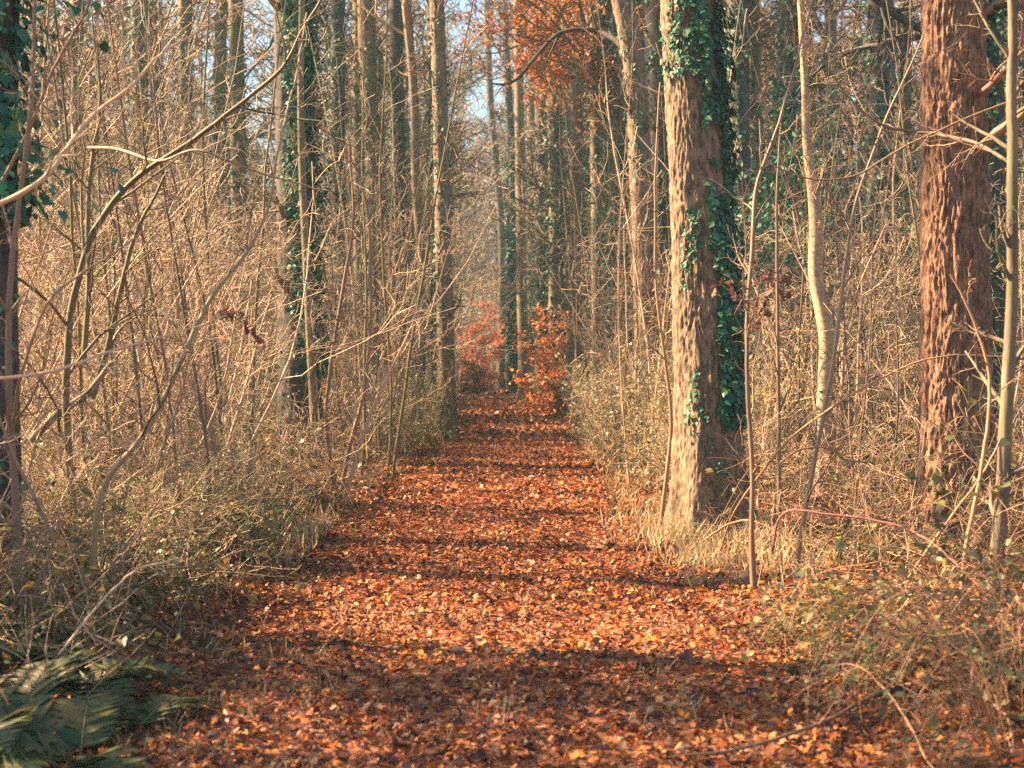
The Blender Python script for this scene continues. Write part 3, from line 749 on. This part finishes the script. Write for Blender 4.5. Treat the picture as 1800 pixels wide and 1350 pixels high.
scatter(LB, 18, 7, 17, .4, .7, 2.1, 'low green leafy bush', 'bush', 'low leafy bushes on the forest floor', (1,), .5)
scatter(LB, 60, 17, 45, .9, 1.5, 1.9, 'low green leafy bush', 'bush', 'low leafy bushes on the forest floor', (-1, 1), .8)
for x, y, s_ in [(2.15, 5.9, .6), (2.95, 7.3, .8), (2.5, 6.6, .6), (2.0, 5.3, .5), (2.75, 6.0, .7)]:
    place(BR, x, y, s_, 'arching bramble canes over the leaves at the bottom right', 'bramble', 'bramble clumps')
for x, y, s_ in [(1.95, 6.9, .4), (2.5, 5.9, .4), (1.75, 7.9, .35)]:
    place(LB, x, y, s_, 'small green leafy bush among the bottom right canes', 'bush', 'low leafy bushes on the forest floor')
scatter(PV, 34, 9.5, 20, .3, .5, 2.0, 'low pale green leafy bush', 'bush', 'low leafy bushes on the forest floor', (-1,), .5)
# trees of the wood
scatter(FT, 56, 34, 75, .75, 1.1, 2.6, 'bare woodland tree with ivy on its trunk', 'tree', 'bare trees of the wood', (-1, 1), 2.5, wmax=30, tilt=.02)
scatter(FT, 120, 75, 190, 1.0, 1.35, 2.2, 'bare woodland tree with ivy on its trunk', 'tree', 'bare trees of the wood', (-1, 1), 3.4, wmax=75, tilt=.02)
for x, y in [(-2, 128), (1.5, 134), (4, 126), (-5, 130), (.2, 140), (-1, 150), (-3, 137), (3, 145), (5.5, 139), (.8, 160), (-2.2, 166), (2.4, 172)]:
    place(FT, x, y, 1.15, 'bare tree standing across the far end of the path', 'tree', 'bare trees closing the end of the path', .02)
for x, y in [(3.8, 88), (3.4, 104), (-4.6, 110), (-3.6, 120), (4.4, 96)]:
    place(FT, x, y, 1.45, 'tall ivy trunked tree beside the far end of the path', 'tree', 'tall trees beside the far end of the path', .03)
for x, y in [(-1.6, 112), (.6, 116), (2.2, 111), (-3.4, 114), (-2.4, 124), (1.2, 126), (3.6, 122), (0, 131), (-4, 128), (-1, 138), (2.6, 136)]:
    place(HZ, x, y, 1.7, 'bare shrub standing across the far end of the path', 'shrub', 'bare shrubs closing the end of the path')

# ------------------------------------------------------------------ single measured stems, branches and canes
def limb(name, label, pts, mt, cat='branch', side=0, sl=.25, group=None, k=6, leafy=None):
    "pts rows (px, py, D, width_px)"
    W = []
    for px, py, D, wd in pts:
        q = at(px, py, D); W.append([*q, wd / FPX * D / 2])
    L = smooth_line(np.array(W), max(12, len(pts) * 5))
    o0 = L[0, :3].copy()
    root = empty(name, o0); tag(root, label, cat, group)
    L[:, :3] -= o0
    P_ = L[None, :, :3] + np.cumsum(rng.normal(size=(1, len(L), 3)) * .004, 1) * np.linspace(0, 1, len(L))[None, :, None]
    R1 = L[None, :, 3]
    T = Tubes(); T.add(P_, R1, k); T.build('stem', M[mt], root)
    if side:
        T = Tubes()
        a, ar = branch(P_, R1, side, 7, .15, .98, sl, (25, 65), .14, .03, .5, .35, .3, .002); T.add(a, ar, 4)
        b, br = branch(a, ar, 5, 6, .15, .98, .5, (25, 60), .18, .02, .6, .45, .4, .0016); T.add(b, br, 3)
        c, cr = branch(b, br, 3, 5, .15, 1, .5, (25, 60), .18, .02, .7, .5, .4, .0013); T.add(c, cr, 3)
        T.build('twigs', M[mt], root)
    return root
limb('hazel_sapling', 'tall leaning hazel stem curving up from the left verge to mid height', [(165, 1000, 7.6, 12), (172, 890, 7.6, 11), (195, 830, 7.6, 10), (240, 790, 7.6, 10), (290, 715, 7.7, 9), (330, 625, 7.7, 9), (355, 570, 7.8, 8), (390, 505, 7.8, 8), (425, 472, 7.9, 7), (455, 435, 8, 6), (485, 370, 8, 5), (500, 300, 8, 4), (540, 150, 8.2, 3), (575, 20, 8.3, 2.5)], 'twig_olive', 'stem', 9, .22)
limb('hazel_branch', 'greenish hazel branch running diagonally from the left thicket up across the ivy trunk', [(150, 1010, 9.5, 16), (128, 880, 9.5, 15), (118, 700, 9.5, 14), (130, 540, 9.5, 13), (165, 420, 9.5, 12), (210, 345, 9.5, 11), (240, 318, 9.5, 10), (300, 278, 9.4, 9), (350, 250, 9.4, 9), (400, 205, 9.3, 8), (450, 165, 9.3, 7), (508, 118, 9.2, 7), (525, 60, 9.2, 6), (560, 20, 9.2, 5), (580, -40, 9.2, 4)], 'twig_olive', 'branch', 10, .3)
limb('hazel_branch', 'pale branch arching from the left edge up to the top left', [(-30, 375, 6.6, 9), (30, 350, 6.6, 9), (80, 320, 6.6, 9), (110, 280, 6.7, 9), (140, 230, 6.7, 8), (180, 190, 6.8, 7), (235, 155, 6.8, 6), (285, 95, 6.9, 5), (340, 50, 7, 4), (420, 10, 7, 3)], 'twig_tan', 'branch', 9, .3)
limb('hazel_branch', 'thin branch reaching level from the left edge at mid height', [(-30, 668, 7, 7), (40, 662, 7, 7), (100, 652, 7, 7), (180, 620, 7.1, 5), (240, 605, 7.2, 4), (330, 585, 7.3, 3), (400, 560, 7.3, 2)], 'twig_tan', 'branch', 7, .3)
limb('hazel_branch', 'pale whip curving upward right from the left edge trunk', [(24, 760, 7.4, 6), (36, 680, 7.1, 6), (62, 600, 6.9, 6), (80, 550, 6.9, 6), (100, 520, 6.9, 6), (140, 490, 7, 5), (205, 450, 7, 4), (280, 390, 7.1, 3), (340, 320, 7.1, 2.5), (400, 250, 7.2, 2)], 'twig_tan', 'branch', 6, .25)
limb('hazel_branch', 'dark branch climbing steeply over the top left thicket', [(10, 320, 7.8, 7), (60, 230, 7.8, 6), (110, 110, 7.8, 5), (150, 50, 7.8, 5), (190, -30, 7.8, 4)], 'twig_brown', 'branch', 8, .3)
limb('hazel_branch', 'dark horizontal branch below the greenish diagonal one', [(160, 262, 10.2, 6), (210, 262, 9.8, 6), (285, 290, 9.4, 5), (350, 260, 9.1, 4), (420, 290, 9.1, 4), (500, 320, 9.2, 3), (600, 340, 9.2, 2.5)], 'twig_brown', 'branch', 6, .25)
limb('hazel_sapling', 'mossy slanting stem in the middle of the left thicket', [(165, 700, 10.5, 11), (190, 620, 10.5, 11), (208, 540, 10.5, 10), (222, 470, 10.5, 9), (240, 400, 10.5, 7), (290, 300, 10.5, 5)], 'twig_olive', 'stem', 10, .3)
limb('hazel_sapling', 'upright mossy stem left of the slanting one in the left thicket', [(150, 640, 10.2, 11), (160, 500, 10.2, 10), (154, 400, 10.2, 9), (160, 300, 10.2, 8), (182, 200, 10.2, 6), (172, 110, 10.2, 4)], 'twig_olive', 'stem', 10, .3)
limb('fallen_log', 'leaning mossy log low in the left thicket', [(58, 775, 9.6, 15), (100, 728, 9.7, 14), (150, 698, 9.8, 13), (200, 640, 9.9, 9)], 'bark_far', 'log', 2, .15, k=10)
limb('fallen_log', 'short pale broken stem leaning left of the ivy covered trunk', [(383, 802, 13, 17), (372, 752, 13, 17), (352, 700, 13, 15), (342, 670, 13, 12)], 'twig_tan', 'log', 2, .3, k=10)
limb('hazel_sapling', 'grey stem standing beside the trunk at the left edge', [(36, 1120, 7.4, 20), (38, 1000, 7.4, 17), (24, 800, 7.4, 13), (15, 600, 7.4, 12), (30, 400, 7.4, 10), (60, 200, 7.4, 8), (70, -20, 7.4, 6)], 'twig_brown', 'stem', 10, .2)
limb('hazel_sapling', 'thin grey stem forking away from the left edge trunk', [(45, 1110, 7.2, 10), (72, 1010, 7.2, 9), (105, 960, 7.2, 8), (60, 870, 7.2, 7), (20, 780, 7.2, 6), (0, 700, 7.2, 5)], 'twig_brown', 'stem', 6, .2)
limb('hazel_sapling', 'dark slim stem at the left path edge, leftmost of its three', [(592, 880, 15.4, 11), (578, 800, 15.4, 9), (572, 720, 15.4, 8), (588, 600, 15.4, 7), (610, 480, 15.4, 6), (626, 380, 15.4, 5), (620, 250, 15.4, 4)], 'twig_brown', 'stem', 8, .18)
limb('hazel_sapling', 'dark slim stem at the left path edge, middle of its three', [(598, 882, 15.5, 9), (612, 790, 15.5, 8), (640, 700, 15.5, 7), (655, 560, 15.5, 7), (655, 380, 15.5, 6), (640, 300, 15.5, 5), (600, 240, 15.5, 4)], 'twig_brown', 'stem', 8, .18)
limb('hazel_sapling', 'dark slim stem at the left path edge, rightmost of its three and leaning right', [(606, 880, 15.2, 8), (630, 790, 15.2, 7), (650, 730, 15.2, 6), (690, 650, 15.2, 5), (720, 590, 15.2, 4), (760, 500, 15.2, 3)], 'twig_tan', 'stem', 8, .2)
limb('sapling', 'slim sapling that forks high, just right of the big ivy oak', [(1328, 1045, 9.6, 14), (1322, 950, 9.6, 10), (1325, 850, 9.6, 9), (1316, 700, 9.6, 8), (1315, 560, 9.6, 8), (1325, 450, 9.6, 8), (1330, 330, 9.7, 7), (1360, 250, 9.7, 5), (1400, 120, 9.8, 4), (1440, -20, 9.8, 3)], 'twig_brown', 'sapling', 10, .18)
limb('sapling', 'dark slim sapling leaning right behind the bramble, between oak and reddish trunk', [(1397, 1055, 9.8, 12), (1408, 950, 9.8, 10), (1440, 780, 9.8, 9), (1468, 640, 9.8, 9), (1482, 500, 9.9, 7), (1500, 360, 9.9, 6), (1550, 220, 10, 5), (1620, 60, 10, 3)], 'twig_brown', 'sapling', 12, .18)
limb('sapling', 'thin straight sapling with plain bark right of the forked one', [(1372, 905, 11.5, 9), (1370, 700, 11.5, 7), (1368, 500, 11.5, 6), (1366, 400, 11.5, 5), (1372, 200, 11.5, 3)], 'twig_brown', 'sapling', 10, .15)
limb('sapling', 'thin brown sapling in front of the left side of the big ivy oak', [(1162, 925, 13.6, 9), (1172, 840, 13.6, 8), (1184, 740, 13.6, 7), (1168, 620, 13.6, 6), (1152, 500, 13.6, 5), (1150, 300, 13.6, 4), (1160, 150, 13.6, 3)], 'twig_brown', 'sapling', 10, .16)
limb('sapling', 'smooth olive sapling trunk close to the right edge of the picture', [(1748, 1105, 8.4, 30), (1756, 1000, 8.4, 27), (1770, 860, 8.4, 25), (1776, 700, 8.4, 23), (1785, 500, 8.4, 20), (1780, 300, 8.4, 19), (1774, 150, 8.4, 18), (1778, -20, 8.4, 15)], 'bark_far', 'sapling', 12, .16, k=12)
limb('sapling', 'purple brown cane rising left of the olive sapling at the right edge', [(1690, 1120, 8, 8), (1700, 960, 8, 8), (1722, 850, 8, 7), (1732, 700, 8, 6), (1722, 640, 8, 5), (1690, 560, 8, 4), (1650, 500, 8, 3)], 'cane', 'cane', 6, .2)
limb('hazel_branch', 'thin branch crossing the reddish trunk from the right edge down to the left', [(1786, 290, 8.4, 7), (1720, 250, 9.0, 7), (1640, 235, 9.6, 6), (1560, 232, 9.6, 5), (1500, 180, 9.7, 4), (1470, 140, 9.7, 3)], 'twig_brown', 'branch', 7, .3)
limb('hazel_branch', 'pale orange branch reaching right from the reddish trunk near the top', [(1715, 170, 11.2, 13), (1742, 150, 10.9, 11), (1770, 120, 10.2, 9), (1810, 80, 10.1, 8)], 'cane', 'branch', 4, .5)
limb('hazel_branch', 'dark arching branch across the right wood behind the crooked sapling', [(1800, 170, 9.2, 5), (1700, 205, 9.2, 5), (1600, 250, 9.2, 4), (1500, 310, 9.2, 4), (1420, 310, 9.2, 3), (1360, 280, 9.2, 2)], 'twig_brown', 'branch', 7, .2)
limb('oak_limb', 'black bent oak limb hanging over the path in the middle of the picture', [(1118, 120, 23.2, 12), (1085, 72, 23.6, 11), (1052, 55, 24, 9), (1010, 52, 24, 9), (975, 60, 24, 8), (940, 100, 24, 7), (905, 140, 24, 6), (890, 148, 24, 5), (862, 145, 24, 3)], 'bark_dark', 'branch', 10, .3)
limb('oak_limb', 'dark heavy oak limb sloping down at the top right against the sky', [(1500, -40, 20, 22), (1560, 15, 20, 18), (1600, 45, 20, 15), (1640, 60, 20, 12), (1700, 90, 20, 8)], 'bark_dark', 'branch', 14, .5)
limb('oak_limb', 'dark lower oak limb sweeping left under the heavy one at the top right', [(1640, 60, 20, 12), (1560, 75, 20.4, 10), (1500, 88, 21, 8), (1440, 120, 21, 6), (1400, 160, 21, 4)], 'bark_dark', 'branch', 12, .5)
# fallen stick and arching canes, right foreground
limb('fallen_stick', 'long grey fallen stick slanting across the bottom right leaves', [(1810, 1078, 7.6, 9), (1740, 1120, 7.4, 9), (1640, 1170, 7.1, 10), (1560, 1215, 6.45, 9), (1470, 1262, 5.95, 8), (1360, 1300, 5.6, 7), (1260, 1322, 5.5, 5), (1180, 1330, 5.5, 3)], 'twig_brown', 'stick', 3, .1)
for lab, pts in [
    ('orange cane bent into a tight arch above the fallen stick', [(1440, 1240, 6.2, 2), (1445, 1190, 6.2, 3), (1475, 1167, 6.1, 3), (1515, 1170, 6.0, 3), (1555, 1205, 5.9, 3.5), (1590, 1265, 5.7, 4), (1640, 1370, 5.3, 4)]),
    ('long orange cane arching from the verge to the foot of the olive sapling', [(1360, 975, 9.6, 4), (1368, 915, 9.4, 4), (1392, 893, 9.2, 4), (1450, 903, 9.1, 4), (1540, 912, 9, 5), (1600, 925, 8.9, 5), (1655, 960, 8.7, 5), (1700, 1000, 8.5, 5), (1765, 1060, 8.3, 5)]),
    ('pinkish cane bowed low at the bottom right corner', [(1640, 1228, 6.1, 5), (1690, 1218, 6.1, 6), (1735, 1228, 6.0, 6), (1775, 1265, 5.7, 6), (1785, 1320, 5.4, 6)]),
    ('straight pale cane slanting out of the bottom edge at right', [(1675, 1360, 5.6, 6), (1720, 1290, 5.8, 6), (1750, 1230, 6.0, 5), (1800, 1130, 6.3, 5)]),
    ('short curved cane arching in front of the big ivy oak', [(1240, 950, 10.5, 3), (1280, 922, 10.4, 4), (1320, 912, 10.3, 4), (1360, 930, 10.2, 4), (1388, 955, 10.1, 4)]),
    ('thin cane looping between the forked sapling and the crooked one', [(1372, 815, 9.7, 3), (1405, 790, 9.7, 4), (1450, 783, 9.7, 4), (1485, 808, 9.7, 4), (1530, 805, 9.7, 3)]),
    ('long cane rising straight from the verge toward the reddish trunk', [(1262, 985, 11.2, 4), (1290, 900, 10.6, 4), (1380, 775, 9.8, 4), (1480, 705, 9.4, 4), (1560, 660, 9.4, 4), (1640, 625, 9.4, 3), (1790, 630, 9.4, 3)]),
    ('crossing cane in front of the foot of the reddish trunk', [(1600, 1020, 8.6, 5), (1660, 930, 8.5, 5), (1730, 840, 8.4, 4), (1790, 720, 8.4, 4)]),
]:
    limb('bramble_cane', lab, pts, 'cane', 'cane', 2, .12, 'single arching canes')
for lab, pts in [
    ('thin stick lying across the shaded leaves below the left thicket', [(50, 1215, 6.3, 2), (140, 1110, 6.4, 5), (180, 1060, 6.6, 4), (240, 1010, 6.8, 4), (330, 1000, 6.9, 3)]),
    ('long thin twig lying over the green bushes left of the path', [(230, 1010, 8, 4), (290, 1000, 8, 4), (345, 998, 8, 4), (400, 985, 8.1, 3), (440, 970, 8.2, 3)])]:
    limb('fallen_stick', lab, pts, 'twig_tan', 'stick', 3, .2)

# clumps of dead leaves caught in twigs
def dead_clump(label, px, py, D, n=20, s=.13):
    c = at(px, py, D); root = empty('leaf_clump', c); tag(root, label, 'leaf clump')
    T = Tubes(); a = np.stack([np.linspace(-s, s, 6), np.zeros(6), np.linspace(s, -.2 * s, 6)], 1)[None]; T.add(a, np.full((1, 6), .004), 4); T.build('twig', M['twig_brown'], root)
    p = rng.normal(size=(n, 3)) * s * .35 + a[0, rng.integers(0, 6, n)]
    build_leaves('foliage', [leaves('oak', p, .07 * rng.uniform(.7, 1.3, n), rng.normal(size=(n, 3)), np.tile([0., 0, -1], (n, 1)) + rng.normal(size=(n, 3)) * .4, 2.5)], M['brown_leaf'], root)
dead_clump('purple brown clump of dead leaves hanging right of the ivy oak, upper one', 1350, 497, 9.7)
dead_clump('brown clump of dead leaves hanging against the ivy oak edge, lower one', 1310, 540, 9.6, 22)
dead_clump('dark red clump of dead leaves caught in the left thicket', 422, 575, 9.8, 18, .11)

# ------------------------------------------------------------------ ferns, bottom left
def fern_mesh(n_fr, L0):
    T = Tubes(); V = []
    k = n_fr; n = 14; t = np.linspace(0, 1, n); a = rng.random(k) * 6.28; L = L0 * rng.uniform(.7, 1.1, k)
    rad = L[:, None] * t; z = L[:, None] * (.95 * t - .85 * t ** 2)
    P_ = np.stack([np.cos(a)[:, None] * rad, np.sin(a)[:, None] * rad, z], -1)
    T.add(P_, np.linspace(.003, .001, n)[None].repeat(k, 0), 3)
    pos = []; nr = []; al = []; sz = []
    for i in range(k):
        d = np.array([np.cos(a[i]), np.sin(a[i]), 0]); s = np.array([-d[1], d[0], 0])
        for u in np.linspace(.12, .99, 46):
            p = np.array([np.interp(u, t, P_[i, :, c]) for c in range(3)])
            slope = .95 - 1.7 * u; nn = norm(np.array([-d[0] * slope, -d[1] * slope, 1.0]))
            for sg in (-1, 1):
                pos.append(p); nr.append(nn + rng.normal(size=3) * .1); al.append(s * sg + d * .35); sz.append(L[i] * .26 * math.sin(math.pi * min(.93, u * .8 + .18)) + .01)
    return T, [leaves('frond', np.array(pos), np.array(sz), np.array(nr), np.array(al), .5)]
FN = []
for k in range(2):
    T, lv = fern_mesh(8, .55); root = empty('fern'); T.build('stem', M['twig_olive'], root); build_leaves('fronds', lv, M['fern'], root); FN.append(root)
for px, D, s, lab in [(30, 5.9, 1.1, 'dark fern in the bottom left corner'), (140, 5.6, .9, 'dark fern at the bottom edge right of the corner one'), (120, 6.5, 1.0, 'fern with pale sunlit fronds behind the corner ferns'),
                      (230, 6.1, .8, 'low fern nearest the path at the bottom left'), (10, 6.9, 1.1, 'shaded fern under the trunk at the left edge')]:
    x = at(px, 0, D)[0]; place(FN, x, D, s, lab, 'fern', 'ferns at the bottom left', .1)

# ------------------------------------------------------------------ grass and small plants: nobody could count them
n = 7000
y = 10 + 22 * rng.random(n) ** 1.4; x = path_x(y) + 1.35 + rng.gamma(1.4, .45, n)
foc = (rng.random(n) < .6); y = np.where(foc, rng.normal(12.6, 1.1, n), y); x = np.where(foc, rng.normal(2.0, .35, n), x)
x = np.concatenate([x, path_x(y[:2500]) - 1.5 - rng.gamma(1.4, .5, 2500)]); y = np.concatenate([y, y[:2500]]); n = len(x)
tuft = vnoise(x * 3.1, y * 3.1) > .42; x, y = x[tuft], y[tuft]; n = len(x)
p = np.stack([x, y, ground_z(x, y)], 1); al = np.stack([rng.normal(0, .45, n), rng.normal(0, .45, n), np.ones(n)], 1)
hh = rng.uniform(.06, .26, n)
nb = rng.normal(size=(n, 3)); nb[:, 2] *= .2
V1 = leaves('blade', p, hh, nb, al, 1)
n2 = 500; y = rng.uniform(5.3, 9.5, n2); x = rng.uniform(-2.2, 2.2, n2); k_ = vnoise(x * 2.5 + 3, y * 2.5) > .62; x, y = x[k_], y[k_]
cx = x.repeat(6) + rng.normal(size=len(x) * 6) * .03; cyy = y.repeat(6) + rng.normal(size=len(x) * 6) * .03; n2 = len(cx)
p = np.stack([cx, cyy, ground_z(cx, cyy)], 1); al = np.stack([rng.normal(0, .4, n2), rng.normal(0, .4, n2), np.ones(n2)], 1); nb = rng.normal(size=(n2, 3)); nb[:, 2] *= .2
V2 = leaves('blade', p, rng.uniform(.04, .13, n2), nb, al, 1)
tag(build_leaves('grass', [V1, V2], M['grass']), 'dry pale grass along the verges', 'grass', kind='stuff')
# fine twigs lying and standing all over the verges
def fine(n, y0, y1, side, z1, L0):
    y = rng.uniform(y0, y1, n); x = path_x(y) + side * (1.7 + rng.gamma(1.6, .9, n)); g = ground_z(x, y)
    o = np.stack([x, y, g + rng.random(n) ** 1.6 * z1], 1); d = norm(rng.normal(size=(n, 3)) * [1, 1, .8] + [0, 0, .25]); L = L0 * rng.uniform(.4, 1.2, n)
    out = [o]
    for s in range(4):
        d = norm(d + rng.normal(size=(n, 3)) * .18); out.append(out[-1] + d * (L / 4)[:, None])
    C = np.stack(out, 1); C[:, :, 2] = np.maximum(C[:, :, 2], (g + .004)[:, None]); return C
T = Tubes()
for a in [(450, 6, 13, 1, .25, .4), (1400, 6, 14, -1, .45, .5), (1500, 13, 28, 1, .6, .6), (1800, 13, 28, -1, .6, .6)]:
    C = fine(*a); T.add(C, np.full(C.shape[:2], .0026) * np.linspace(1.2, .5, 5)[None], 3)
tag(T.build('twig_litter', M['twig_tan']), 'fine dead twigs littering the verges', 'twigs', kind='stuff')

# ------------------------------------------------------------------ unseen hollies added outside the frame to shade the foreground
def holly(x, y, h, rad, label):
    root = empty('shade_holly', (x, y, float(ground_z(x, y)))); tag(root, label, 'holly')
    T = Tubes(); ax = np.stack([np.zeros(8), np.zeros(8), np.linspace(-.1, h * .95, 8)], 1)[None]; T.add(ax, np.linspace(.09, .02, 8)[None], 8)
    a, ar = branch(ax, np.linspace(.06, .01, 8)[None], 60, 6, .06, .98, rad / h, (55, 90), .15, .03, .5, .3, .7, .006); T.add(a, ar, 4)
    T.build('trunk', M['bark_dark'], root)
    q = a[:, 1:].reshape(-1, 3); q = q.repeat(17, 0) + rng.normal(size=(len(q) * 17, 3)) * .20; q = q[vnoise(q[:, 0] * 1.9 + 9, q[:, 2] * 1.9 + q[:, 1]) > .38]; n = len(q)
    build_leaves('crown', [leaves('oval', q, .085 * rng.uniform(.6, 1.3, n), rng.normal(size=(n, 3)) + [0, 0, .5], None, 1)], M['ivy'], root)
holly(-7.4, 8.9, 8.6, 1.8, 'dark holly added for shade just outside the left edge, before the thicket')
holly(-5.3, 7.9, 6.8, 1.5, 'bushy holly added for shade just outside the left edge, nearest the path')
holly(-9.8, 9.2, 9.4, 1.9, 'broad holly added for shade outside the left edge, farther from the path')

# ------------------------------------------------------------------ air
hz = [(-200, -15, -6), (200, 320, 42)]
V = [(hz[i & 1][0], hz[i >> 1 & 1][1], hz[i >> 2 & 1][2]) for i in range(8)]
h_ = build('haze', V, [(0, 2, 3, 1), (4, 5, 7, 6), (0, 1, 5, 4), (2, 6, 7, 3), (0, 4, 6, 2), (1, 3, 7, 5)], smooth=False)
m = bpy.data.materials.new('haze'); m.use_nodes = True; N = m.node_tree.nodes; N.remove(N['Principled BSDF'])
pv = N.new('ShaderNodeVolumePrincipled'); pv.inputs['Density'].default_value = .0011; pv.inputs['Color'].default_value = (.45, .86, .90, 1); pv.inputs['Anisotropy'].default_value = .1
m.node_tree.links.new(pv.outputs[0], N['Material Output'].inputs['Volume']); h_.data.materials.append(m)
tag(h_, 'thin blue haze in the wood', 'haze', kind='stuff')
holly(-4.9, 6.2, 6.0, 1.4, 'small holly added for shade outside the left edge beside the ferns')  # two more unseen hollies added to darken the foreground
holly(-6.8, 7.2, 7.4, 1.4, 'holly added for shade outside the left edge between the small one and the broad one')
